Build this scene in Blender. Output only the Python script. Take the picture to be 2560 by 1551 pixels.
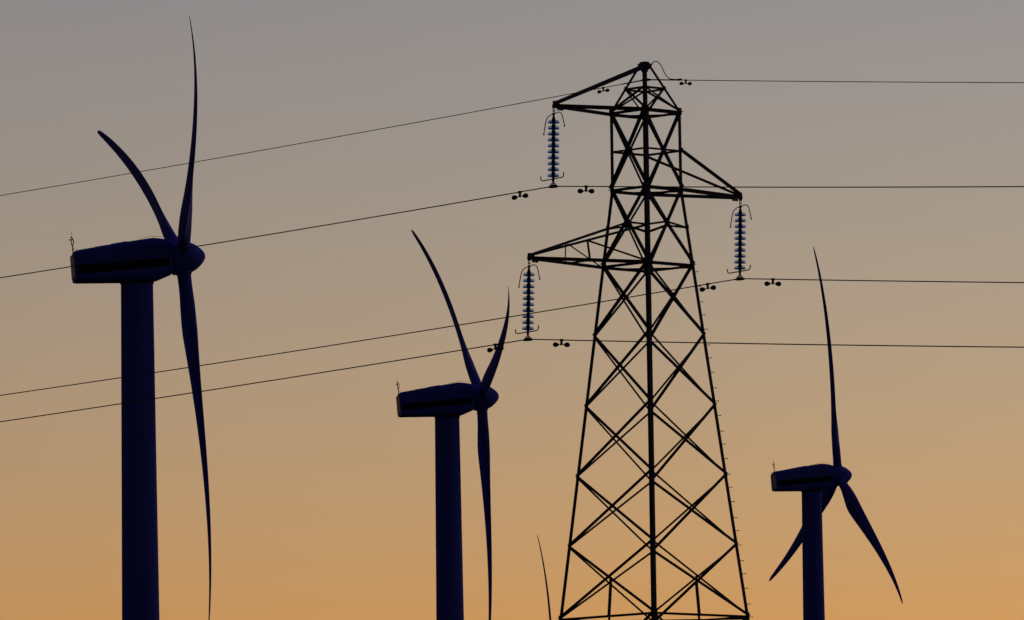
import bpy, math
from mathutils import Vector, Matrix

# ------------------------------------------------------------------ scene, camera, sky
scene = bpy.context.scene
for _o in list(bpy.data.objects):
    bpy.data.objects.remove(_o, do_unlink=True)
COL = scene.collection
R = math.radians

IMG_W, IMG_H = 2560.0, 1551.0          # the photograph's size, for the field of view
F_PX = 20000.0                         # focal length in photograph pixels (a long telephoto)
PITCH, ROLL = R(5.44), R(0.9)
CAM = Vector((0.0, 0.0, 1.7))
_fwd = Vector((0, math.cos(PITCH), math.sin(PITCH)))
_up0 = Vector((0, -math.sin(PITCH), math.cos(PITCH)))
_rt0 = Vector((1, 0, 0))
C_RT = _rt0 * math.cos(ROLL) - _up0 * math.sin(ROLL)
C_UP = _rt0 * math.sin(ROLL) + _up0 * math.cos(ROLL)

cam_data = bpy.data.cameras.new('camera')
cam_data.sensor_fit = 'HORIZONTAL'
cam_data.sensor_width = 36.0
cam_data.lens = F_PX * 36.0 / IMG_W
cam_data.clip_start = 1.0
cam_data.clip_end = 20000.0
cam = bpy.data.objects.new('camera', cam_data)
COL.objects.link(cam)
cam.matrix_world = Matrix(((C_RT.x, C_UP.x, -_fwd.x, CAM.x), (C_RT.y, C_UP.y, -_fwd.y, CAM.y),
                           (C_RT.z, C_UP.z, -_fwd.z, CAM.z), (0, 0, 0, 1)))
scene.camera = cam

world = bpy.data.worlds.new('World')
scene.world = world
world.use_nodes = True
wn = world.node_tree
sky = wn.nodes.new('ShaderNodeTexSky')
sky.sky_type = 'NISHITA'
sky.sun_disc = False
sky.sun_elevation = R(-4.5)            # the sun has set: dusk glow only
sky.sun_rotation = R(28.0)
sky.altitude = 0.0
sky.air_density = 1.2
sky.dust_density = 0.0
sky.ozone_density = 1.5
bg = wn.nodes['Background']
wb = wn.nodes.new('ShaderNodeMix')           # the camera's white balance, the same for the whole sky
wb.data_type = 'RGBA'
wb.blend_type = 'MULTIPLY'
wb.inputs['Factor'].default_value = 1.0
wn.links.new(sky.outputs['Color'], wb.inputs['A'])
wb.inputs['B'].default_value = (1.047, 0.968, 0.985, 1.0)
wn.links.new(wb.outputs['Result'], bg.inputs['Color'])
bg.inputs['Strength'].default_value = 0.15

vs = scene.view_settings
vs.view_transform = 'Standard'
vs.look = 'None'
vs.gamma = 1.0
vs.use_curve_mapping = False
vs.exposure = 4.62                     # exposed for the afterglow
scene.render.film_transparent = False


def ray(px, py):
    return _fwd + C_RT * ((px - IMG_W / 2) / F_PX) - C_UP * ((py - IMG_H / 2) / F_PX)


def at(px, py, depth):
    d = ray(px, py)
    return CAM + d * ((depth - CAM.y) / d.y)


# ------------------------------------------------------------------ materials
def new_mat(name):
    m = bpy.data.materials.new(name)
    m.use_nodes = True
    return m, m.node_tree, m.node_tree.nodes['Principled BSDF']


def noisy(name, c1, c2, rough, metal=0.0, scale=3.0, bump=0.0, stretch=(1, 1, 1), lo=0.35, hi=0.65, spec=0.2):
    m, nt, b = new_mat(name)
    tc = nt.nodes.new('ShaderNodeTexCoord')
    mp = nt.nodes.new('ShaderNodeMapping')
    mp.inputs['Scale'].default_value = stretch
    nz = nt.nodes.new('ShaderNodeTexNoise')
    nz.inputs['Scale'].default_value = scale
    nz.inputs['Detail'].default_value = 6.0
    cr = nt.nodes.new('ShaderNodeValToRGB')
    cr.color_ramp.elements[0].position = lo
    cr.color_ramp.elements[1].position = hi
    cr.color_ramp.elements[0].color = (*c1, 1)
    cr.color_ramp.elements[1].color = (*c2, 1)
    nt.links.new(tc.outputs['Object'], mp.inputs['Vector'])
    nt.links.new(mp.outputs['Vector'], nz.inputs['Vector'])
    nt.links.new(nz.outputs['Fac'], cr.inputs['Fac'])
    nt.links.new(cr.outputs['Color'], b.inputs['Base Color'])
    b.inputs['Roughness'].default_value = rough
    b.inputs['Metallic'].default_value = metal
    b.inputs['Specular IOR Level'].default_value = spec
    if bump:
        bp = nt.nodes.new('ShaderNodeBump')
        bp.inputs['Strength'].default_value = bump
        bp.inputs['Distance'].default_value = 0.02
        nt.links.new(nz.outputs['Fac'], bp.inputs['Height'])
        nt.links.new(bp.outputs['Normal'], b.inputs['Normal'])
    return m


M_STEEL = noisy('weathered_galvanised_steel', (0.10, 0.10, 0.10), (0.17, 0.165, 0.16), 0.75, 0.0, 5.0, 0.15)
M_CAP = noisy('dark_forged_steel', (0.05, 0.05, 0.05), (0.10, 0.09, 0.085), 0.6, 0.2, 30.0)
M_WIRE = noisy('oxidised_aluminium_wire', (0.10, 0.095, 0.09), (0.15, 0.14, 0.13), 0.7, 0.1, 20.0)
M_TURB = noisy('dusk_tinted_turbine_paint', (0.13, 0.16, 0.82), (0.16, 0.19, 0.92), 0.8, 0.0, 0.7, 0.0,
               (1.0, 1.0, 0.25))  # white turbines: the blue of the dusk light is put into the colour
M_BLADE = noisy('dusk_tinted_blade_gelcoat', (0.11, 0.14, 0.70), (0.14, 0.17, 0.80), 0.8, 0.0, 0.5, 0.0,
                (1.0, 1.0, 0.2))  # blade white coloured blue to carry the dusk skylight
M_BAND = noisy('black_vent_band', (0.015, 0.015, 0.016), (0.03, 0.03, 0.03), 0.8, 0.0, 6.0)
M_GREY = noisy('grey_sensor_metal', (0.10, 0.10, 0.10), (0.16, 0.16, 0.16), 0.6, 0.2, 12.0)
M_REAR = noisy('rear_panel_lit_tone', (0.62, 0.60, 0.58), (0.72, 0.70, 0.68), 0.5, 0.0, 3.0)  # sky glow on the nacelle's rear face, put into a paler colour
M_GROUND = noisy('dry_grass_ground', (0.045, 0.042, 0.022), (0.085, 0.075, 0.042), 0.95, 0.0, 0.15, 0.4)

M_GLASS, _nt, _b = new_mat('toughened_insulator_glass')
_b.inputs['Base Color'].default_value = (0.03, 0.08, 0.30, 1)
_b.inputs['Roughness'].default_value = 0.15
_tr = _nt.nodes.new('ShaderNodeBsdfTransparent')      # thin glass: each wall of the bell tints what is behind it
_tr.inputs['Color'].default_value = (0.60, 0.73, 0.93, 1)
_mx = _nt.nodes.new('ShaderNodeMixShader')
_mx.inputs['Fac'].default_value = 0.86
_nt.links.new(_b.outputs['BSDF'], _mx.inputs[1])
_nt.links.new(_tr.outputs['BSDF'], _mx.inputs[2])
_nt.links.new(_mx.outputs['Shader'], _nt.nodes['Material Output'].inputs['Surface'])
scene.cycles.transparent_max_bounces = 24


# ------------------------------------------------------------------ object helpers
def mesh_of(name, verts, faces, mat, smooth=False):
    me = bpy.data.meshes.new(name)
    me.from_pydata([tuple(v) for v in verts], [], faces)
    me.validate()
    me.materials.append(mat)
    if smooth:
        me.polygons.foreach_set('use_smooth', [True] * len(me.polygons))
    me.update()
    return me


def link(name, me, parent=None, loc=None):
    o = bpy.data.objects.new(name, me)
    COL.objects.link(o)
    if parent is not None:
        o.parent = parent
    if loc is not None:
        o.location = loc
    return o


def thing(name, loc, label, cat, group=None):
    o = bpy.data.objects.new(name, None)
    o.empty_display_size = 0.5
    COL.objects.link(o)
    o.location = loc
    tag(o, label, cat, group)
    return o


def tag(o, label, cat, group=None):
    o['label'] = label
    o['category'] = cat
    if group:
        o['group'] = group


def copy_tree(o, parent=None):
    c = o.copy()
    COL.objects.link(c)
    c.parent = parent
    for ch in list(o.children):
        copy_tree(ch, c)
    return c


def perp(v, t):
    v = v - t * v.dot(t)
    return v.normalized()


def frame_for(t):
    ref = Vector((0, 0, 1)) if abs(t.z) < 0.95 else Vector((1, 0, 0))
    a = t.cross(ref).normalized()
    return a, t.cross(a).normalized()


def tube_geo(pts, rad, n=8, closed=False):
    """a tube along a polyline; rad is a number or a list"""
    pts = [Vector(p) for p in pts]
    m = len(pts)
    rads = rad if isinstance(rad, (list, tuple)) else [rad] * m
    verts, faces = [], []
    a = None
    for i, p in enumerate(pts):
        if closed:
            t = (pts[(i + 1) % m] - pts[i - 1]).normalized()
        else:
            t = (pts[min(i + 1, m - 1)] - pts[max(i - 1, 0)]).normalized()
        if a is None:
            a, b = frame_for(t)
        else:
            a = perp(a, t)
            b = t.cross(a)
        for k in range(n):
            w = 2 * math.pi * k / n
            verts.append(p + (a * math.cos(w) + b * math.sin(w)) * rads[i])
    segs = m if closed else m - 1
    for i in range(segs):
        j = (i + 1) % m
        for k in range(n):
            k2 = (k + 1) % n
            faces.append((i * n + k, i * n + k2, j * n + k2, j * n + k))
    if not closed:
        faces.append(tuple(range(n - 1, -1, -1)))
        faces.append(tuple((m - 1) * n + k for k in range(n)))
    return verts, faces


def box_geo(c, ax, ay, az, hx, hy, hz):
    c = Vector(c)
    vs_ = []
    for sx in (-1, 1):
        for sy in (-1, 1):
            for sz in (-1, 1):
                vs_.append(c + ax * (hx * sx) + ay * (hy * sy) + az * (hz * sz))
    return vs_, [(0, 1, 3, 2), (4, 6, 7, 5), (0, 4, 5, 1), (2, 3, 7, 6), (0, 2, 6, 4), (1, 5, 7, 3)]


def join(*geos):
    V, F = [], []
    for v, f in geos:
        o = len(V)
        V += list(v)
        F += [tuple(i + o for i in q) for q in f]
    return V, F


def angle_geo(p0, p1, f1, f2, a, t, a2=None):
    """an L-section (angle iron): its heel runs p0-p1, flanges along f1 and f2"""
    a2 = a if a2 is None else a2
    p0, p1 = Vector(p0), Vector(p1)
    d = (p1 - p0).normalized()
    f1 = perp(f1, d)
    f2 = f2 - d * f2.dot(d)
    f2 = f2.normalized()
    prof = [(0, 0), (a, 0), (a, t), (t, t), (t, a2), (0, a2)]
    V = [p + f1 * x + f2 * y for p in (p0, p1) for (x, y) in prof]
    F = [(i, (i + 1) % 6, 6 + (i + 1) % 6, 6 + i) for i in range(6)]
    F += [(5, 4, 3, 2, 1, 0), (6, 7, 8, 9, 10, 11)]
    return V, F


def lathe_geo(prof, n=24, axis='z'):
    """prof: list of (r, h); a point with r == 0 closes the end"""
    V, F, rows = [], [], []
    for r, h in prof:
        if r < 1e-6:
            rows.append([len(V)])
            V.append(Vector((0, 0, h)) if axis == 'z' else Vector((h, 0, 0)))
        else:
            row = []
            for k in range(n):
                w = 2 * math.pi * k / n
                row.append(len(V))
                V.append(Vector((r * math.cos(w), r * math.sin(w), h)) if axis == 'z'
                         else Vector((h, r * math.cos(w), r * math.sin(w))))
            rows.append(row)
    for A, B in zip(rows[:-1], rows[1:]):
        for k in range(n):
            k2 = (k + 1) % n
            if len(A) == 1 and len(B) == 1:
                continue
            if len(A) == 1:
                F.append((A[0], B[k2], B[k]))
            elif len(B) == 1:
                F.append((A[k], A[k2], B[0]))
            else:
                F.append((A[k], A[k2], B[k2], B[k]))
    return V, F


# ------------------------------------------------------------------ pylon dimensions (from the photograph's perspective)
PY = 194.0                                   # distance of the pylon axis
AX = at(1613.4, 281.0, PY)                   # a point on the axis at the top cross-arm
PPM = 102.6                                  # photograph pixels per metre there


def lev_z(y):
    x = 1613.4 + (y - 281.0) * (1634.0 - 1613.4) / (1543.6 - 281.0)
    return at(x, y, PY).z


LEV = {'cap': (165, 16), 'E': (221.5, 50), 'A': (281, 89), 'A2': (377, 89.3), 'B': (473.5, 89.5),
       'C': (569, 101.8), 'D': (664, 114), 'E1': (840, 138), 'E2': (1015.6, 162.7), 'E3': (1189.7, 187.6),
       'E4': (1364.4, 210.3), 'E5': (1543.6, 236), 'E6': (1790, 269), 'E7': (2060, 306), 'base': (2360, 347)}
LZ = {k: lev_z(v[0]) for k, v in LEV.items()}
LD = {k: v[1] / PPM for k, v in LEV.items()}
PBASE = LZ['base']

# ------------------------------------------------------------------ turbine sites
#           hub px,  py,   depth, yaw, tilt, blade angle
SITES = [(455.0, 645.5, F_PX / 39.94, 11.25, 5.75, 56.8),
         (1203.0, 994.5, F_PX / 30.42, 10.67, 5.23, -47.6),
         (2095.0, 1190.5, F_PX / 24.58, 16.7, 4.87, 6.7),
         (1392.0, 1822.0, 950.0, 12.0, 5.0, 13.0)]
HUB_H = 46.0
HUBS = [at(s[0], s[1], s[2]) for s in SITES]

# ------------------------------------------------------------------ ground: one rising hillside sheet
_nodes = [(-400, -6.0), (0, 0.0), (PY, PBASE)] + sorted((h.y, h.z - HUB_H) for h in HUBS) + [(2600, 34.0), (7000, 0.0), (12000, -20.0)]


def ground_z(y):
    if y <= _nodes[0][0]:
        return _nodes[0][1]
    for (y0, z0), (y1, z1) in zip(_nodes[:-1], _nodes[1:]):
        if y <= y1:
            u = (y - y0) / (y1 - y0)
            return z0 + (z1 - z0) * u
    return _nodes[-1][1]


def build_ground():
    ys = sorted(set([-400, -200, -100, -50, 0, 50, 120, 200, 240, 280, 350, 450, 550, 700, 800, 950, 1000, 1200, 1300,
                     1400, 1700, 2000, 2600, 3500, 5000, 7000, 9000, 12000] + [n[0] for n in _nodes]))
    xs = [-8000, -4000, -2000, -1000, -500, -250, -120, -60, -20, 0, 20, 60, 120, 250, 500, 1000, 2000, 4000, 8000]
    V = []
    for y in ys:
        for x in xs:
            far = min(1.0, max(0.0, (abs(x) - 120) / 900.0))
            V.append((x, y, ground_z(y) + far * 2.5 * math.sin(x * 0.006 + y * 0.004)))
    n = len(xs)
    F = [(j * n + i, j * n + i + 1, (j + 1) * n + i + 1, (j + 1) * n + i) for j in range(len(ys) - 1) for i in range(n - 1)]
    g = link('ground', mesh_of('ground', V, F, M_GROUND, True))
    g['kind'] = 'structure'
    g['label'] = 'dry grassy hillside rising below the pylon and turbines'


build_ground()


# ------------------------------------------------------------------ wind turbines
def interp(tab, x):
    if x <= tab[0][0]:
        return tab[0][1]
    for (a, va), (b, vb) in zip(tab[:-1], tab[1:]):
        if x <= b:
            u = (x - a) / (b - a)
            return va + (vb - va) * u
    return tab[-1][1]


def smooth_interp(tab, x):
    if x <= tab[0][0]:
        return tab[0][1]
    for i, ((a, va), (b, vb)) in enumerate(zip(tab[:-1], tab[1:])):
        if x <= b:
            u = (x - a) / (b - a)
            p = tab[i - 1] if i > 0 else (2 * a - b, va)
            q = tab[i + 2] if i + 2 < len(tab) else (2 * b - a, vb)
            ma = (vb - p[1]) / (b - p[0]) * (b - a)
            mb = (q[1] - va) / (q[0] - a) * (b - a)
            return ((2 * u**3 - 3 * u**2 + 1) * va + (u**3 - 2 * u**2 + u) * ma +
                    (-2 * u**3 + 3 * u**2) * vb + (u**3 - u**2) * mb)
    return tab[-1][1]


BLADE_R = 23.5
CHORD = [(0.0, 0.88), (0.045, 0.88), (0.09, 1.05), (0.14, 1.60), (0.19, 1.95), (0.25, 1.95), (0.35, 1.76), (0.5, 1.44),
         (0.65, 1.15), (0.8, 0.84), (0.9, 0.64), (0.96, 0.48), (0.99, 0.36), (1.0, 0.20)]
THICK = [(0.0, 1.0), (0.045, 1.0), (0.09, 0.80), (0.14, 0.50), (0.19, 0.38), (0.3, 0.25), (0.45, 0.18), (0.7, 0.135), (1.0, 0.12)]
TWIST = [(0.0, 17.0), (0.14, 17.0), (0.19, 15.0), (0.3, 10.5), (0.45, 6.5), (0.6, 4.0), (0.75, 2.0), (0.9, 0.5), (1.0, 0.0)]
AXISF = [(0.0, 0.5), (0.05, 0.5), (0.19, 0.32), (1.0, 0.30)]


def blade_mesh():
    """span along +z, upwind along +x, trailing edge towards -y"""
    N, S = 24, 44
    V, F = [], []
    for i in range(S + 1):
        s = i / S
        s = 0.012 + (1 - 0.012) * (s ** 0.9)
        c = smooth_interp(CHORD, s)
        th = smooth_interp(THICK, s)
        tw = R(smooth_interp(TWIST, s))
        ax = smooth_interp(AXISF, s)
        rnd = max(0.0, min(1.0, (0.16 - s) / 0.10))       # 1 = round root, 0 = aerofoil
        bend = 0.082 * s - 1.234 * s ** 3.72
        for k in range(N):
            w = 2 * math.pi * k / N
            u = 0.5 * (1 - math.cos(w))                    # 0 leading, 1 trailing
            sg = 1.0 if w < math.pi else -1.0
            foil = 5 * th * (0.2969 * math.sqrt(u) - 0.126 * u - 0.3516 * u * u + 0.2843 * u**3 - 0.1036 * u**4)
            circ = 0.5 * abs(math.sin(w)) * th
            t = (circ * rnd + foil * (1 - rnd)) * sg * c
            camber = 0.035 * c * math.sin(math.pi * u) * (1 - rnd)
            y = (u - ax) * c
            x = t - camber
            V.append((x * math.cos(tw) - y * math.sin(tw) + bend, -(x * math.sin(tw) + y * math.cos(tw)), s * BLADE_R))
    for i in range(S):
        for k in range(N):
            k2 = (k + 1) % N
            F.append((i * N + k2, i * N + k, (i + 1) * N + k, (i + 1) * N + k2))
    F.append(tuple(range(N)))
    F.append(tuple(S * N + k for k in range(N - 1, -1, -1)))
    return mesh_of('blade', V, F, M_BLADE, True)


NAC_TOP = [(-6.93, 0.18), (-6.84, 0.37), (-6.66, 0.43), (-3.53, 0.97), (-2.6, 1.12), (-1.96, 1.21), (-1.55, 1.19), (-1.09, 1.12), (-0.72, 1.02)]
NAC_BOT = [(-6.93, -0.60), (-6.84, -1.56), (-6.66, -1.60), (-3.87, -1.56), (-1.85, -1.52), (-1.45, -1.38), (-0.87, -1.13), (-0.72, -1.06)]
NAC_W = [(-6.93, 0.90), (-6.84, 0.97), (-6.66, 1.0), (-3.0, 1.08), (-1.5, 1.08), (-0.72, 0.98)]


def nacelle_mesh():
    """axis along +x (front at the hub, x=0), z up"""
    xs = [-6.93, -6.89, -6.84, -6.75, -6.66, -6.2, -5.0, -4.0, -3.5, -2.8, -2.2, -1.96, -1.7, -1.45, -1.1, -0.87, -0.72]
    V, F = [], []
    N = 28
    for x in xs:
        zt, zb, hw = interp(NAC_TOP, x), interp(NAC_BOT, x), interp(NAC_W, x)
        zc, hh = (zt + zb) / 2, (zt - zb) / 2
        for k in range(N):
            w = 2 * math.pi * (k + 0.5) / N
            e = 0.30                                       # superellipse: a rounded box
            cy, cz = math.cos(w), math.sin(w)
            V.append((x, hw * math.copysign(abs(cy) ** e, cy), zc + hh * math.copysign(abs(cz) ** e, cz)))
    for i in range(len(xs) - 1):
        for k in range(N):
            k2 = (k + 1) % N
            F.append((i * N + k, i * N + k2, (i + 1) * N + k2, (i + 1) * N + k))
    F.append(tuple(range(N - 1, -1, -1)))
    F.append(tuple((len(xs) - 1) * N + k for k in range(N)))
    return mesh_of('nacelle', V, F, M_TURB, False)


def side_band_mesh(sgn):
    """the dark band along the nacelle's flank, standing 25 mm proud of it"""
    V, F = [], []
    xs = [-6.76, -5.2, -3.8, -2.4, -1.4, -0.94]
    for x in xs:
        u = (x + 6.76) / 5.82
        z1, z0 = -0.59 + u * 0.53, -1.12 + u * 0.54
        hw = interp(NAC_W, x)
        for (z, o) in ((z0, -0.12), (z0, 0.025), (z1, 0.025), (z1, -0.12)):
            V.append((x, sgn * (hw + o), z))
    for i in range(len(xs) - 1):
        for k in range(4):
            k2 = (k + 1) % 4
            F.append((i * 4 + k, i * 4 + k2, i * 4 + 4 + k2, i * 4 + 4 + k))
    F.append((0, 1, 2, 3))
    n = len(xs) - 1
    F.append((n * 4 + 3, n * 4 + 2, n * 4 + 1, n * 4))
    return mesh_of('side_band', V, F, M_BAND)


def build_turbine():
    root = bpy.data.objects.new('wind_turbine', None)
    COL.objects.link(root)
    # tower: local origin of the whole thing is its base; x = rotor axis
    zt = HUB_H - 1.50
    prof = [(0.0, -0.5), (1.40, -0.5), (1.40, 0.15), (1.34, 0.151), (1.245, 15.0), (1.249, 15.001), (1.249, 15.10), (1.244, 15.101),
            (1.12, 30.0), (1.124, 30.001), (1.124, 30.10), (1.119, 30.101), (1.012, zt), (0.0, zt)]
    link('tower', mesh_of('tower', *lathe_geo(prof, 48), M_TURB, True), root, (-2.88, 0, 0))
    for p in root.children:
        m = p.data
        m.set_sharp_from_angle(angle=R(35)) if hasattr(m, 'set_sharp_from_angle') else None
    door = link('door', mesh_of('door', *box_geo((0, 0, 1.6), Vector((1, 0, 0)), Vector((0, 1, 0)), Vector((0, 0, 1)), 0.4, 0.06, 1.0), M_BAND),
                root, (-2.88, -1.34, 0))
    # yaw ring
    link('yaw_ring', mesh_of('yaw_ring', *lathe_geo([(0.0, -0.12), (1.06, -0.12), (1.06, 0.04), (0.0, 0.04)], 40), M_BAND), root,
         (-2.88, 0, HUB_H - 1.53))
    nac = link('nacelle', nacelle_mesh(), root, (0, 0, HUB_H))
    for sgn in (-1, 1):
        link('side_band', side_band_mesh(sgn), nac)
    link('lit_rear_panel', mesh_of('lit_rear_panel', *box_geo((-6.905, 0, -0.60), Vector((1, 0, 0.063)).normalized(), Vector((0, 1, 0)), Vector((-0.063, 0, 1)).normalized(), 0.045, 0.78, 0.74), M_REAR), nac)  # pale panel over the rear face, coloured to show it lit
    # weather mast at the rear corner
    mg = tube_geo([(-6.90, -0.5, -0.05), (-6.98, -0.5, 0.30), (-7.02, -0.5, 0.72)], 0.040, 8)
    fg = box_geo((-6.93, -0.5, 0.02), Vector((1, 0, 0)), Vector((0, 1, 0)), Vector((0, 0, 1)), 0.07, 0.09, 0.12)
    sg = tube_geo([(-7.0, -0.5, 0.52), (-6.70, -0.5, 0.37)], 0.014, 6)
    mast = link('weather_mast', mesh_of('weather_mast', *join(mg, fg, sg), M_GREY), nac)
    loop = [(-7.02 + 0.07 * math.sin(w), -0.5, 0.92 + 0.21 * math.cos(w)) for w in [2 * math.pi * i / 24 for i in range(24)]]
    link('sensor_loop', mesh_of('sensor_loop', *tube_geo(loop, 0.032, 8, True), M_GREY, True), nac)
    link('lightning_rod', mesh_of('lightning_rod', *tube_geo([(-7.03, -0.5, 1.10), (-7.08, -0.5, 1.62)], [0.018, 0.009], 6), M_GREY), nac)
    cup = lathe_geo([(0, 0.05), (0.045, 0.035), (0.065, 0.0), (0.045, -0.035), (0, -0.05)], 10)
    arm = tube_geo([(-7.02, -0.5, 1.08), (-7.09, -0.5, 1.20)], 0.012, 6)
    arm2 = tube_geo([(-7.02, -0.5, 1.06), (-7.16, -0.5, 1.06)], 0.012, 6)
    c1 = ([v + Vector((-7.09, -0.5, 1.21)) for v in cup[0]], cup[1])
    c2 = ([v + Vector((-7.17, -0.5, 1.06)) for v in cup[0]], cup[1])
    link('anemometer', mesh_of('anemometer', *join(arm, c1), M_GREY), nac)
    link('wind_vane', mesh_of('wind_vane', *join(arm2, c2), M_GREY), nac)
    # roof rails and hatch
    X, Y, Z = Vector((1, 0, 0)), Vector((0, 1, 0)), Vector((0, 0, 1))
    for sy in (-0.7, 0.7):
        rl = join(tube_geo([(-2.82, sy, 0.98), (-2.82, sy, 1.12), (-1.95, sy, 1.31), (-1.88, sy, 1.30), (-1.07, sy, 1.25), (-1.07, sy, 1.0)], 0.011, 6),
                  tube_geo([(-1.90, sy, 1.14), (-1.90, sy, 1.30)], 0.012, 6))
        link('roof_rail', mesh_of('roof_rail', *rl, M_GREY), nac)
    tilt = Vector((3.13, 0, 0.54)).normalized()
    tn = Vector((-tilt.z, 0, tilt.x))
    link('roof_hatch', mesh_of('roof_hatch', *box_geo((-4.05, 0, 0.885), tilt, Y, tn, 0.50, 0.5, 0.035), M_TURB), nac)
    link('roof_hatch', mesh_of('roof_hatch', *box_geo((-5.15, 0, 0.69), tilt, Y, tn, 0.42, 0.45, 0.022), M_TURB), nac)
    # rotor: gap ring, hub with nose, blades (all tilted; set per turbine)
    hubp = [(0.0, -0.66), (1.02, -0.66), (1.04, -0.60), (1.04, -0.10), (1.02, 0.20), (0.98, 0.42), (0.90, 0.66), (0.78, 0.88), (0.62, 1.08),
            (0.47, 1.25), (0.31, 1.38), (0.16, 1.46), (0.0, 1.49)]
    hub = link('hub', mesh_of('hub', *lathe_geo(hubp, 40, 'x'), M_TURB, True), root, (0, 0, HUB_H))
    hub.data.set_sharp_from_angle(angle=R(40))
    link('gap_ring', mesh_of('gap_ring', *lathe_geo([(0.0, -0.80), (0.90, -0.80), (0.90, -0.64), (0.0, -0.64)], 36, 'x'), M_BAND), hub)
    bm_ = blade_mesh()
    for k in range(3):
        b = link('blade', bm_, root, (0, 0, HUB_H))
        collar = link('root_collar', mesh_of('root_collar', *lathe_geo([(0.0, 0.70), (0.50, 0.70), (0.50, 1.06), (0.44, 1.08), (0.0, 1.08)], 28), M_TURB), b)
    return root


def pose_turbine(root, i):
    px, py, dep, yaw, tilt, th = SITES[i]
    h = HUBS[i]
    a = Vector((math.cos(R(yaw)), math.sin(R(yaw)), 0))
    root.location = (h.x, h.y, h.z - HUB_H)
    root.rotation_euler = (0, 0, R(yaw))
    n = 0
    for c in root.children:
        kind = c.name.split('.')[0]
        if kind == 'hub':
            c.rotation_euler = (0, -R(tilt), 0)
        if kind == 'blade':
            ang = R(th + 120.0 * n)
            n += 1
            # th turns from up towards the local -y side (to the right of the picture)
            m = Matrix.Rotation(-R(tilt), 4, 'Y') @ Matrix.Rotation(ang, 4, 'X')
            c.rotation_euler = m.to_euler()


TURBINE_LABELS = [
    'largest wind turbine at the left, thick tower and one blade pointing straight up',
    'mid sized wind turbine between the large turbine and the lattice pylon',
    'smallest complete wind turbine, right of the pylon, two blades pointing down',
    'distant wind turbine showing only one thin blade tip left of the pylon foot']
proto = build_turbine()
for i in range(4):
    t = proto if i == 0 else copy_tree(proto)
    pose_turbine(t, i)
    tag(t, TURBINE_LABELS[i], 'wind turbine', 'wind turbines on the hillside')

# ------------------------------------------------------------------ lattice pylon
pyl = thing('lattice_pylon', (AX.x, AX.y, PBASE),
            'black steel lattice pylon with three staggered cross arms, carrying the power lines', 'pylon')
P_OFF = Vector((AX.x, AX.y, PBASE))
PTURN = Matrix.Rotation(-math.atan2(AX.x, AX.y), 3, 'Z')      # the pylon stands corner-on to the line of sight
DIRS = {'L': PTURN @ Vector((-1, 0, 0)), 'N': PTURN @ Vector((0, -1, 0)), 'R': PTURN @ Vector((1, 0, 0)), 'F': PTURN @ Vector((0, 1, 0))}
FACES = [('L', 'N'), ('N', 'R'), ('R', 'F'), ('F', 'L')]
Zv = Vector((0, 0, 1))


def corner(c, lev):
    return DIRS[c] * LD[lev] + Vector((0, 0, LZ[lev] - PBASE))


def part(name, geo, mat=M_STEEL, smooth=False, parent=None):
    return link(name, mesh_of(name, *geo, mat, smooth), parent or pyl)


# four corner legs
ADJ = {'L': ('N', 'F'), 'N': ('L', 'R'), 'R': ('N', 'F'), 'F': ('L', 'R')}


def leg(name, c, l0, l1, a, t):
    p0, p1 = corner(c, l0), corner(c, l1)
    f = [(DIRS[k] - DIRS[c]).normalized() for k in ADJ[c]]
    part(name, angle_geo(p0, p1, f[0], f[1], a, t))


for c in 'LNRF':
    leg('leg', c, 'base', 'B', 0.098, 0.011)
    leg('upper_leg', c, 'B', 'A', 0.098, 0.010)
    leg('peak_leg', c, 'A', 'cap', 0.076, 0.008)

VIEW = PTURN @ Vector((0, 1, 0.095)).normalized()


def face_bar(name, p0, p1, n, a, t, out, wide):
    """an angle iron lying against a face with outward normal n. out: which side of the leg flange it bolts to"""
    d = (p1 - p0).normalized()
    n = perp(n, d)
    p = n.cross(d).normalized()
    e = VIEW.cross(d).normalized()
    fl = n if out else -n
    same = (p.dot(e) * fl.dot(e)) > 0
    if (wide and same) or (not wide and not same):
        p = -p
    off = n * (0.003 if out else -0.012) - p * (a * 0.5)
    part(name, angle_geo(p0 + off, p1 + off, p, fl, a, t))


def crossing(a, b, la, lb):
    """where the two diagonals of the panel la-lb of face a-b cross"""
    u = LD[la] / (LD[la] + LD[lb])
    return (corner(a, la) + (corner(b, lb) - corner(a, la)) * u)


def shrink(p0, p1, m):
    d = (p1 - p0).normalized()
    return p0 + d * m, p1 - d * m


PANELS = [('cap', 'E', 0), ('E', 'A', 0.040), ('A', 'B', 0.059), ('B', 'D', 0.054), ('D', 'E1', 0.054), ('E1', 'E2', 0.048),
          ('E2', 'E3', 0.046), ('E3', 'E4', 0.046), ('E4', 'E5', 0.046), ('E5', 'E6', 0.048), ('E6', 'E7', 0.048), ('E7', 'base', 0.050)]
for la, lb, a in PANELS:
    if not a:
        continue
    for (c1, c2) in FACES:
        n = (DIRS[c1] + DIRS[c2]).normalized()
        heavy = (c1, c2) in (('L', 'N'), ('R', 'F'))                 # the two faces square to the cross arms carry the heavier bracing
        b = a * (1.12 if heavy else 1.10)
        for q, (x1, x2) in enumerate(((c1, c2), (c2, c1))):
            p0, p1 = shrink(corner(x1, la), corner(x2, lb), 0.015)
            face_bar('diagonal_brace', p0, p1, n, b, 0.006, q == 1, heavy)


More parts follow.
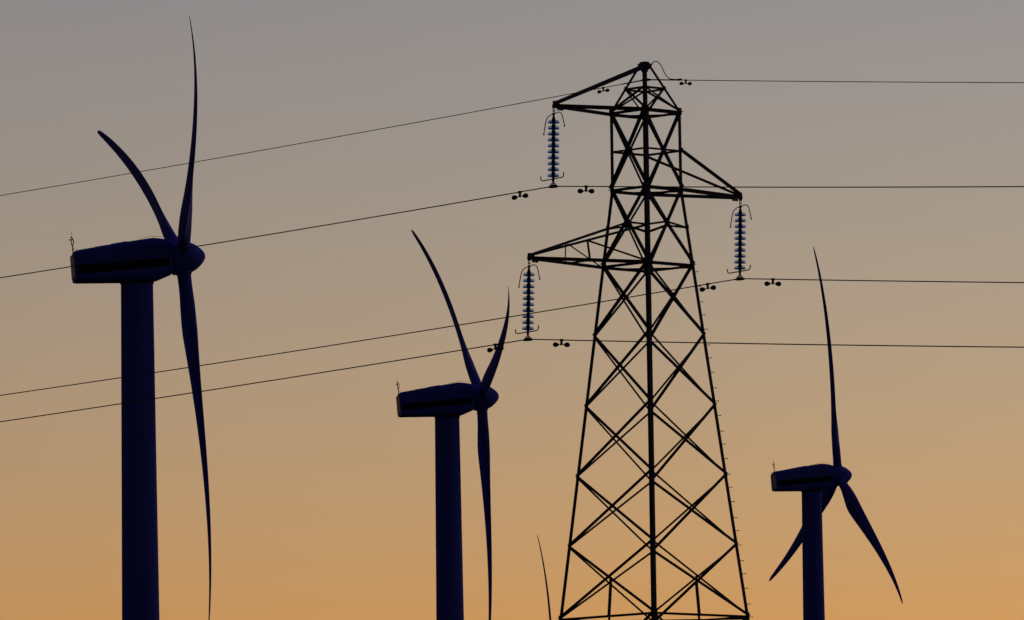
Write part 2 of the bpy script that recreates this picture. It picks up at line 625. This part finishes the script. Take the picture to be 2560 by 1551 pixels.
# horizontal rings
def ring(lev, a, plan=False):
    for (c1, c2) in FACES:
        n = (DIRS[c1] + DIRS[c2]).normalized()
        p0, p1 = shrink(corner(c1, lev), corner(c2, lev), 0.01)
        p0 = p0 + n * 0.016
        p1 = p1 + n * 0.016
        part('horizontal_bar', angle_geo(p0, p1, -Zv, n, a, 0.006))
    if plan:
        p0, p1 = shrink(corner('L', lev), corner('R', lev), 0.03)
        part('plan_brace', angle_geo(p0 - Zv * 0.06, p1 - Zv * 0.06, -Zv, Vector((0, 1, 0)), 0.035, 0.005))


ring('E', 0.050)
ring('A', 0.060, True)
ring('B', 0.060, True)
ring('D', 0.060, True)
ring('E5', 0.055, True)
ring('E7', 0.055, True)

# bars from the leg to the crossing of the diagonals (behind the arms' upper chords)
for (lm, la, lb) in (('A2', 'A', 'B'), ('C', 'B', 'D')):
    for (c1, c2) in FACES:
        n = (DIRS[c1] + DIRS[c2]).normalized()
        x = crossing(c1, c2, la, lb)
        for c in (c1, c2):
            p0, p1 = shrink(corner(c, lm), x, 0.012)
            part('strut', angle_geo(p0 - n * 0.02, p1 - n * 0.02, -Zv, -n, 0.050, 0.006))

# struts from the lowest crossings in view down to the horizontal ring
for (c1, c2) in FACES:
    n = (DIRS[c1] + DIRS[c2]).normalized()
    x = crossing(c1, c2, 'E4', 'E5')
    m = (corner(c1, 'E5') + corner(c2, 'E5')) * 0.5
    t = (DIRS[c2] - DIRS[c1]).normalized()
    t = t if t.x * n.x < 0 else -t
    part('hanger_strut', angle_geo(x - n * 0.03, m - n * 0.03, t, -n, 0.076, 0.006))

# gusset plates at the joints
for lev, s in (('A', 0.085), ('B', 0.085), ('D', 0.10), ('E', 0.045), ('E1', 0.062), ('E2', 0.055), ('E3', 0.055), ('E4', 0.055), ('E5', 0.075)):
    for (c1, c2) in FACES:
        n = (DIRS[c1] + DIRS[c2]).normalized()
        t = (DIRS[c2] - DIRS[c1]).normalized()
        for c, sg in ((c1, 1), (c2, -1)):
            p = corner(c, lev) + t * (sg * (s * 0.62)) + n * 0.0095
            part('gusset_plate', box_geo(p, t, n, Zv, s * 0.75, 0.004, s * 1.05))
for (la, lb, s) in (('A', 'B', 0.060), ('B', 'D', 0.060), ('D', 'E1', 0.050)):
    for (c1, c2) in FACES:
        n = (DIRS[c1] + DIRS[c2]).normalized()
        t = (DIRS[c2] - DIRS[c1]).normalized()
        part('gusset_plate', box_geo(crossing(c1, c2, la, lb) + n * 0.014, t, n, Zv, s * 0.8, 0.0035, s))

# step bolts up the right-hand leg
p_top, p_bot = corner('R', 'D'), corner('R', 'base')
L_leg = (p_bot - p_top).length
dleg = (p_bot - p_top).normalized()
bolt = mesh_of('step_bolt', *join(tube_geo([(-0.02, 0, 0), (0.085, 0, 0)], 0.009, 6), tube_geo([(0.078, 0, 0), (0.094, 0, 0)], 0.017, 6)), M_STEEL)
k = 0
d = 0.18
while d < L_leg - 2.6:
    b = link('step_bolt', bolt, pyl, p_top + dleg * d)
    b.rotation_euler = (0, 0, R((-4.0, 5.0, 0.0)[k % 3]))
    k += 1
    d += 0.355 + 0.035 * ((k * 7) % 3 - 1)

# peak cap
capz = LZ['cap'] - PBASE
cg = lathe_geo([(0, 0.10), (0.105, 0.095), (0.145, 0.045), (0.165, 0.0), (0.165, -0.045), (0.115, -0.085), (0.085, -0.10), (0.080, -0.15), (0, -0.15)], 8)
cg = ([v + Vector((0, 0, capz)) for v in cg[0]], cg[1])
part('peak_cap', cg)
for c in 'LR':
    q = DIRS[c] * 0.14 + Vector((0, 0, capz + 0.03))
    part('peak_bolt', tube_geo([q - DIRS[c] * 0.05, q + DIRS[c] * 0.03], 0.022, 6))


# cross arms
def arm_tip(px, py, off):
    return at(px, py, PY + off) - P_OFF


def chord(p0, p1, a, side, name='arm_chord'):
    """an arm member; side: horizontal direction its flange points to"""
    part(name, angle_geo(p0, p1, -Zv, side, a, 0.007))


def build_arm(tip, ups, lows, conts, ua, la, outw, web=False):
    t2 = Vector((-outw.y, outw.x, 0))          # across the arm
    # each lower chord runs past its corner along the body face to the next corner
    for c, cont in zip(lows, conts):
        s = t2 if (DIRS[c[0]].dot(t2) > 0) else -t2
        p = corner(*c)
        chord(tip + s * 0.035 - Zv * 0.02, p + s * 0.02 + Zv * 0.01, la, s, 'lower_arm_chord')
        q = corner(*cont)
        chord(p + s * 0.024, q + s * 0.024, la * 0.92, s, 'lower_arm_chord')
    for u, ps in ups:
        s = t2 if ps > 0 else -t2
        chord(tip + s * 0.03 + Zv * 0.05, u + s * 0.012, ua, s, 'upper_arm_chord')
    # tip plates and the spare hanging plate with its hole
    part('tip_plate', box_geo(tip + Zv * 0.005, outw, t2, Zv, 0.075, 0.045, 0.060))
    part('tip_plate', box_geo(tip + outw * 0.07 - Zv * 0.055, outw, t2, Zv, 0.035, 0.03, 0.035))
    hp = tip - outw * 0.135 - Zv * 0.105
    part('hanger_plate', join(box_geo(hp - outw * 0.055, outw, t2, Zv, 0.04, 0.012, 0.05), box_geo(hp + outw * 0.055, outw, t2, Zv, 0.04, 0.012, 0.05),
                              box_geo(hp + Zv * 0.032, outw, t2, Zv, 0.0155, 0.0118, 0.018), box_geo(hp - Zv * 0.037, outw, t2, Zv, 0.0155, 0.0118, 0.013)))


O1 = PTURN @ Vector((-1, -1, 0)).normalized()
O2 = PTURN @ Vector((1, 1, 0)).normalized()
T1 = arm_tip(1390.5, 259.5, -2.10)
T2 = arm_tip(1847.0, 488.5, 2.205)
T3 = arm_tip(1327.5, 640.0, -2.73)
capv = Vector((0, 0, capz))
t2a = Vector((-O1.y, O1.x, 0))
build_arm(T1, [(capv + t2a * 0.10 + O1 * 0.06, 1), (capv - t2a * 0.10 + O1 * 0.06, -1)], [('L', 'A'), ('N', 'A')], [('F', 'A'), ('R', 'A')], 0.070, 0.088, O1)
t2b = Vector((-O2.y, O2.x, 0))
build_arm(T2, [(corner('R', 'A2'), 1 if DIRS['R'].dot(t2b) > 0 else -1), (corner('F', 'A2'), 1 if DIRS['F'].dot(t2b) > 0 else -1)],
          [('R', 'B'), ('F', 'B')], [('N', 'B'), ('L', 'B')], 0.066, 0.086, O2)
build_arm(T3, [(corner('L', 'C'), 1 if DIRS['L'].dot(t2a) > 0 else -1), (corner('N', 'C'), 1 if DIRS['N'].dot(t2a) > 0 else -1)],
          [('L', 'D'), ('N', 'D')], [('F', 'D'), ('R', 'D')], 0.058, 0.080, O1)
mids = []
for c in 'LN':
    s = t2a if DIRS[c].dot(t2a) > 0 else -t2a
    um = T3 + (corner(c, 'C') - T3) * 0.475 + s * 0.03
    lm = T3 + (corner(c, 'D') - T3) * 0.495 + s * 0.03 - Zv * 0.04
    mids.append(lm)
    part('arm_post', angle_geo(um, lm, O1, s, 0.038, 0.005))
    part('arm_diagonal', angle_geo(um - O1 * 0.03, corner(c, 'D') + s * 0.03, -Zv, s, 0.036, 0.005))
part('arm_cross_bar', angle_geo(mids[0], mids[1], -Zv, O1, 0.036, 0.005))
for c in 'LR':
    part('gusset_plate', box_geo(corner(c, 'C') + DIRS[c] * 0.012, Vector((0, 1, 0)), DIRS[c], Zv, 0.045, 0.008, 0.045))
part('gusset_plate', box_geo(corner('R', 'A2') + DIRS['R'] * 0.02, Vector((0, 1, 0)), DIRS['R'], Zv, 0.045, 0.02, 0.05))
# concrete footings
for c in 'LNRF':
    p = corner(c, 'base')
    part('footing', lathe_geo([(0, -0.8), (0.42, -0.8), (0.36, 0.15), (0, 0.15)], 16), noisy('concrete', (0.28, 0.27, 0.25), (0.36, 0.35, 0.33), 0.9, 0, 6.0)).location = p

# ------------------------------------------------------------------ the line: its direction runs right and towards the camera
U = PTURN @ Vector((1, -1, 0)).normalized()
NU = PTURN @ Vector((1, 1, 0)).normalized()


def on_line(px, py, p0):
    """the point seen at (px, py) in the vertical plane of the line through p0"""
    d = ray(px, py)
    return CAM + d * (NU.dot(p0 - CAM) / NU.dot(d))


class Wire:
    def __init__(self, p0, left, right, curv=0.0006):
        self.p0 = p0
        self.c = curv
        self.sl = []
        for px, py in (left, right):
            q = on_line(px, py, p0)
            s = (q - p0).dot(U)
            self.sl.append((q.z - p0.z - 0.5 * curv * s * s) / s)

    def pt(self, s):
        m = self.sl[0] if s < 0 else self.sl[1]
        return self.p0 + U * s + Vector((0, 0, m * s + 0.5 * self.c * s * s))

    def tangent(self, s):
        return (self.pt(s + 0.02) - self.pt(s - 0.02)).normalized()

    def s_at_px(self, px, py):
        return (on_line(px, py, self.p0) - self.p0).dot(U)

    def build(self, name, rad, reach=(-140, 110)):
        ss = []
        s = reach[0]
        while s < -1.2:
            ss.append(s)
            s += 4.0 if s < -30 else 1.2
        ss += [-1.2, -0.6, -0.3, -0.12, 0.0, 0.12, 0.3, 0.6, 1.2]
        s = 2.4
        while s <= reach[1]:
            ss.append(s)
            s += 1.2 if s < 30 else 4.0
        pts = [self.pt(s) for s in ss]
        # soften the kink at the clamp
        i0 = ss.index(0.0)
        pts[i0] = (pts[i0 - 1] + pts[i0 + 1]) * 0.25 + pts[i0] * 0.5
        o = link(name, mesh_of(name, *tube_geo([p - self.p0 for p in pts], rad, 8), M_WIRE, True), None, self.p0)
        return o


INS_TOP = [(1384.3, 266.5, -2.16), (1851.0, 498.5, 2.265), (1322.8, 648.0, -2.79)]
INS_BOT = [(1383.0, 466.0), (1849.6, 697.0), (1319.6, 848.6)]
WIRE_LR = [((0, 695), (2560, 467.0)), ((0, 989), (2560, 707.0)), ((0, 1055), (2560, 868.5))]
WIRE_LABELS = ['conductor wire hanging from the top left cross arm of the pylon',
               'conductor wire hanging from the right hand cross arm of the pylon',
               'lowest conductor wire, hanging from the lower left cross arm of the pylon']
INS_LABELS = ['glass insulator string hanging from the upper left cross arm',
              'glass insulator string hanging from the only cross arm on the right',
              'glass insulator string hanging from the lower left cross arm']

# ------------------------------------------------------------------ insulator strings (origin at the shackle, z down along the string)
GLASS_PROF = [(0.040, 0.034), (0.075, 0.036), (0.108, 0.028), (0.132, 0.010), (0.144, -0.014), (0.146, -0.040), (0.139, -0.047), (0.134, -0.030),
              (0.122, -0.018), (0.114, -0.026), (0.110, -0.052), (0.102, -0.052), (0.098, -0.020), (0.084, -0.014), (0.078, -0.046), (0.070, -0.046),
              (0.064, -0.010), (0.036, -0.004)]
ME_GLASS = mesh_of('insulator_disc', *lathe_geo(GLASS_PROF, 36), M_GLASS, True)
ME_CAP = mesh_of('metal_cap', *lathe_geo([(0, 0.082), (0.034, 0.080), (0.043, 0.066), (0.046, 0.045), (0.053, 0.030), (0.048, 0.0), (0.036, -0.012), (0.032, -0.066), (0, -0.068)], 20), M_CAP, True)
SW = math.sqrt(2.0)


def px_path(pts):
    """points measured in the close-up of a string -> metres in the string's plane (x along the line, z up)"""
    k_ = 1.0 / (6.49 * PPM)
    return [Vector(((x - 352) * k_ * SW, 0, -(y - 105) * k_)) for x, y in pts]


UP_L = px_path([(352, 228), (310, 238), (285, 248), (262, 266), (243, 290), (231, 316), (224, 345), (208, 440), (192, 552)])
UP_R = px_path([(352, 228), (378, 222), (400, 210), (420, 205), (442, 206), (462, 215), (480, 236), (491, 262), (510, 345), (531, 445)])
LO = px_path([(150, 1232), (148, 1258), (153, 1285), (164, 1299), (182, 1304), (250, 1299), (350, 1290), (430, 1281), (490, 1275), (508, 1266), (519, 1248), (521, 1192)])


def build_string():
    root = bpy.data.objects.new('insulator_string', None)
    COL.objects.link(root)
    kn = lathe_geo([(0, 0.05), (0.03, 0.045), (0.045, 0.02), (0.042, -0.02), (0.02, -0.045), (0, -0.05)], 14)
    link('shackle', mesh_of('shackle', *kn, M_CAP, True), root)
    for q in range(2):
        zc = -0.075 - q * 0.060
        pts = []
        for i in range(16):
            w = 2 * math.pi * i / 16
            x, z = 0.022 * math.sin(w), zc + 0.042 * math.cos(w)
            pts.append((x * SW, 0, z) if q == 0 else (x * SW, 0.004, z))
        link('chain_link', mesh_of('chain_link', *tube_geo(pts, 0.009, 8, True), M_CAP, True), root)
    link('horn_holder', mesh_of('horn_holder', *tube_geo([(0, 0, -0.155), (0, 0, -0.175), (0, 0, -0.205), (0, 0, -0.23), (0, 0, -0.30)], [0.014, 0.034, 0.034, 0.02, 0.02], 12), M_CAP), root)
    for path in (UP_L, UP_R):
        h = link('arcing_horn', mesh_of('arcing_horn', *tube_geo(path, 0.0115, 8), M_CAP, True), root)
        e = path[-1]
        link('horn_tip', mesh_of('horn_tip', *tube_geo([e + (path[-2] - e).normalized() * 0.03, e, e - (path[-2] - e).normalized() * 0.014], [0.012, 0.022, 0.012], 8), M_CAP, True), h)
    for i in range(10):
        z = -0.366 - 0.1458 * i
        dsc = link('insulator_disc', ME_GLASS, root, (0, 0, z))
        link('metal_cap', ME_CAP, dsc)
    link('socket', mesh_of('socket', *lathe_geo([(0, -0.235), (0.028, -0.235), (0.034, -0.27), (0.034, -0.33), (0, -0.33)], 16), M_CAP), root)
    link('lower_fitting', mesh_of('lower_fitting', *lathe_geo([(0, -1.72), (0.03, -1.72), (0.032, -1.80), (0.028, -1.84), (0.022, -1.87), (0, -1.87)], 14), M_CAP), root)
    link('arcing_horn', mesh_of('arcing_horn', *tube_geo(LO, 0.0135, 8), M_CAP, True), root)
    return root


def build_clamp(root, s_end, wire):
    """the suspension clamp gripping the wire at the string's foot"""
    inv = root.matrix_basis.inverted()
    geos = []
    for s, r in ((0, 0.033),):
        pts = [wire.pt(x) - Vector((0, 0, 0.004)) for x in (-0.17, -0.13, -0.07, 0.0, 0.07, 0.13, 0.17)]
        geos.append(tube_geo([inv @ p for p in pts], [0.014, 0.028, 0.040, 0.044, 0.040, 0.028, 0.014], 10))
    for x in (-0.10, -0.055, 0.055, 0.10):
        p = wire.pt(x)
        geos.append(tube_geo([inv @ (p - Zv * 0.02), inv @ (p + Zv * (0.085 if abs(x) < 0.07 else 0.06))], 0.011, 6))
    o = link('suspension_clamp', mesh_of('suspension_clamp', *join(*geos), M_CAP), root)
    g2 = []
    for sx in (-1, 1):
        g2.append(tube_geo([Vector((0, 0, -1.84)), inv @ (wire.pt(0.05 * sx) + Zv * 0.01)], 0.013, 6))
    link('clamp_strap', mesh_of('clamp_strap', *join(*g2), M_CAP), root)


# ------------------------------------------------------------------ vibration dampers
def build_damper():
    root = bpy.data.objects.new('vibration_damper', None)
    COL.objects.link(root)
    X, Y, Z = Vector((1, 0, 0)), Vector((0, 1, 0)), Vector((0, 0, 1))
    cl = join(box_geo((0, 0, 0.0), X, Y, Z, 0.040, 0.024, 0.026), box_geo((0, 0, -0.055), X, Y, Z, 0.024, 0.018, 0.04), box_geo((0, 0, -0.105), X, Y, Z, 0.030, 0.022, 0.020))
    link('clamp', mesh_of('clamp', *cl, M_CAP), root)
    link('messenger_cable', mesh_of('messenger_cable', *tube_geo([(-0.20, 0, -0.112), (-0.1, 0, -0.107), (0, 0, -0.105), (0.1, 0, -0.107), (0.20, 0, -0.112)], 0.0065, 6), M_WIRE, True), root)
    prof = [(0, 0.0), (0.020, 0.004), (0.028, 0.02), (0.050, 0.065), (0.060, 0.105), (0.055, 0.14), (0.036, 0.168), (0.0, 0.178)]
    for sg in (-1, 1):
        v, f = lathe_geo(prof, 16, 'x')
        v = [Vector((sg * (p.x + 0.090), p.y, p.z - 0.113)) for p in v]
        if sg < 0:
            f = [tuple(reversed(q)) for q in f]
        link('weight', mesh_of('weight', v, f, M_CAP, True), root)
    return root


damper0 = None


def place_damper(wire, px, py, scale, label):
    global damper0
    if damper0 is None:
        damper0 = build_damper()
        d_ = damper0
    else:
        d_ = copy_tree(damper0)
    s = wire.s_at_px(px, py)
    t = wire.tangent(s)
    y = Zv.cross(t).normalized()
    z = t.cross(y)
    p = wire.pt(s)
    d_.matrix_basis = Matrix(((t.x * scale, y.x * scale, z.x * scale, p.x), (t.y * scale, y.y * scale, z.y * scale, p.y),
                              (t.z * scale, y.z * scale, z.z * scale, p.z), (0, 0, 0, 1)))
    tag(d_, label, 'vibration damper', 'vibration dampers clamped to the wires')


# ------------------------------------------------------------------ assemble the strings, wires and dampers
string0 = None
wires = []
for i in range(3):
    a = at(INS_TOP[i][0], INS_TOP[i][1], PY + INS_TOP[i][2])
    b = at(INS_BOT[i][0], INS_BOT[i][1], PY + INS_TOP[i][2] + 0.03)
    axis = (a - b).normalized()
    x = perp(U, axis)
    y = axis.cross(x)
    ln = (a - b).length / 1.955
    if string0 is None:
        string0 = build_string()
        st = string0
    else:
        st = bpy.data.objects.new('insulator_string', None)
        COL.objects.link(st)
        for ch in list(string0.children):
            if ch.name.split('.')[0] not in ('suspension_clamp', 'clamp_strap'):
                copy_tree(ch, st)
    st.matrix_basis = Matrix(((x.x, y.x, axis.x * ln, a.x), (x.y, y.y, axis.y * ln, a.y), (x.z, y.z, axis.z * ln, a.z), (0, 0, 0, 1)))
    tag(st, INS_LABELS[i], 'insulator', 'glass insulator strings on the pylon')
    w = Wire(b, *WIRE_LR[i])
    wires.append(w)
    o = w.build('conductor_wire', 0.0135)
    tag(o, WIRE_LABELS[i], 'power line', 'conductor wires of the power line')
    build_clamp(st, 0, w)

E0 = at(1614.8, 199.6, PY)
ew = Wire(E0, (0, 489.5), (2560, 207.0))
o = ew.build('earth_wire', 0.0095)
tag(o, 'topmost and thinnest wire, running through the pylon peak', 'power line')
rods = tube_geo([ew.pt(s) - E0 for s in (-0.86, -0.84, -0.5, -0.2, 0, 0.2, 0.5, 0.9, 1.20, 1.23)], [0.009, 0.015, 0.0165, 0.0165, 0.0165, 0.0165, 0.016, 0.015, 0.0145, 0.009], 8)
link('armour_rods', mesh_of('armour_rods', *rods, M_WIRE, True), o)
cl = tube_geo([ew.pt(s) - E0 for s in (-0.16, -0.1, 0, 0.1, 0.16)], [0.02, 0.032, 0.040, 0.032, 0.02], 10)
hg = tube_geo([ew.pt(0) - E0, Vector((AX.x, AX.y, LZ['cap'] - 0.10)) - E0], 0.014, 6)
link('wire_clamp', mesh_of('wire_clamp', *join(cl, hg), M_CAP), o)

# bonding cable looping from the peak down to the earth wire
bp = []
for (zx, zy) in [(1219, 185), (1224, 172), (1229, 155), (1237, 140), (1250, 129), (1266, 126), (1282, 130), (1300, 143), (1316, 164), (1330, 192), (1344, 225),
                 (1358, 250), (1373, 271), (1390, 285), (1410, 292), (1440, 294.5), (1480, 294.5), (1502, 296.5)]:
    px, py = 1300 + zx / 3.733, 120 + zy / 3.733
    bp.append((px, py))
P0b = Vector((AX.x + 0.15, AX.y, LZ['cap']))
pts = []
n_ = len(bp)
for i, (px, py) in enumerate(bp):
    u = min(1.0, i / 14.0)
    end = on_line(px, py, E0)
    dep = P0b.y + (end.y - P0b.y) * u
    pts.append(at(px, py, dep))
cab = link('bonding_cable', mesh_of('bonding_cable', *tube_geo([p - pts[0] for p in pts], 0.0120, 8), M_WIRE, True), None, pts[0])
cab.data.set_sharp_from_angle(angle=R(80))
clip = on_line(1300 + 1490 / 3.733, 120 + 297 / 3.733, E0) - pts[0]
link('cable_clip', mesh_of('cable_clip', *tube_geo([clip - U * 0.06, clip + U * 0.06], 0.026, 8), M_CAP), cab)
tag(cab, 'thin bonding cable looping from the pylon peak down to the top wire', 'cable')

place_damper(wires[0], 1299.5, 480, 1.0, 'damper left of the upper left insulator, on the sloping wire')
place_damper(wires[0], 1465.5, 466, 1.0, 'damper between the upper left insulator and the pylon body')
place_damper(wires[1], 1769.0, 710, 1.0, 'damper between the pylon body and the right hand insulator')
place_damper(wires[1], 1932.5, 699, 1.0, 'rightmost damper, right of the right hand insulator')
place_damper(wires[2], 1238.0, 862, 1.0, 'lowest leftmost damper, beside a blade of the middle turbine')
place_damper(wires[2], 1404.0, 851, 1.0, 'damper between the lower left insulator and the pylon body')
place_damper(ew, 1508.0, 219, 0.74, 'small damper on the top wire left of the pylon peak')
place_damper(ew, 1714.5, 200, 0.74, 'small damper on the top wire right of the pylon peak')
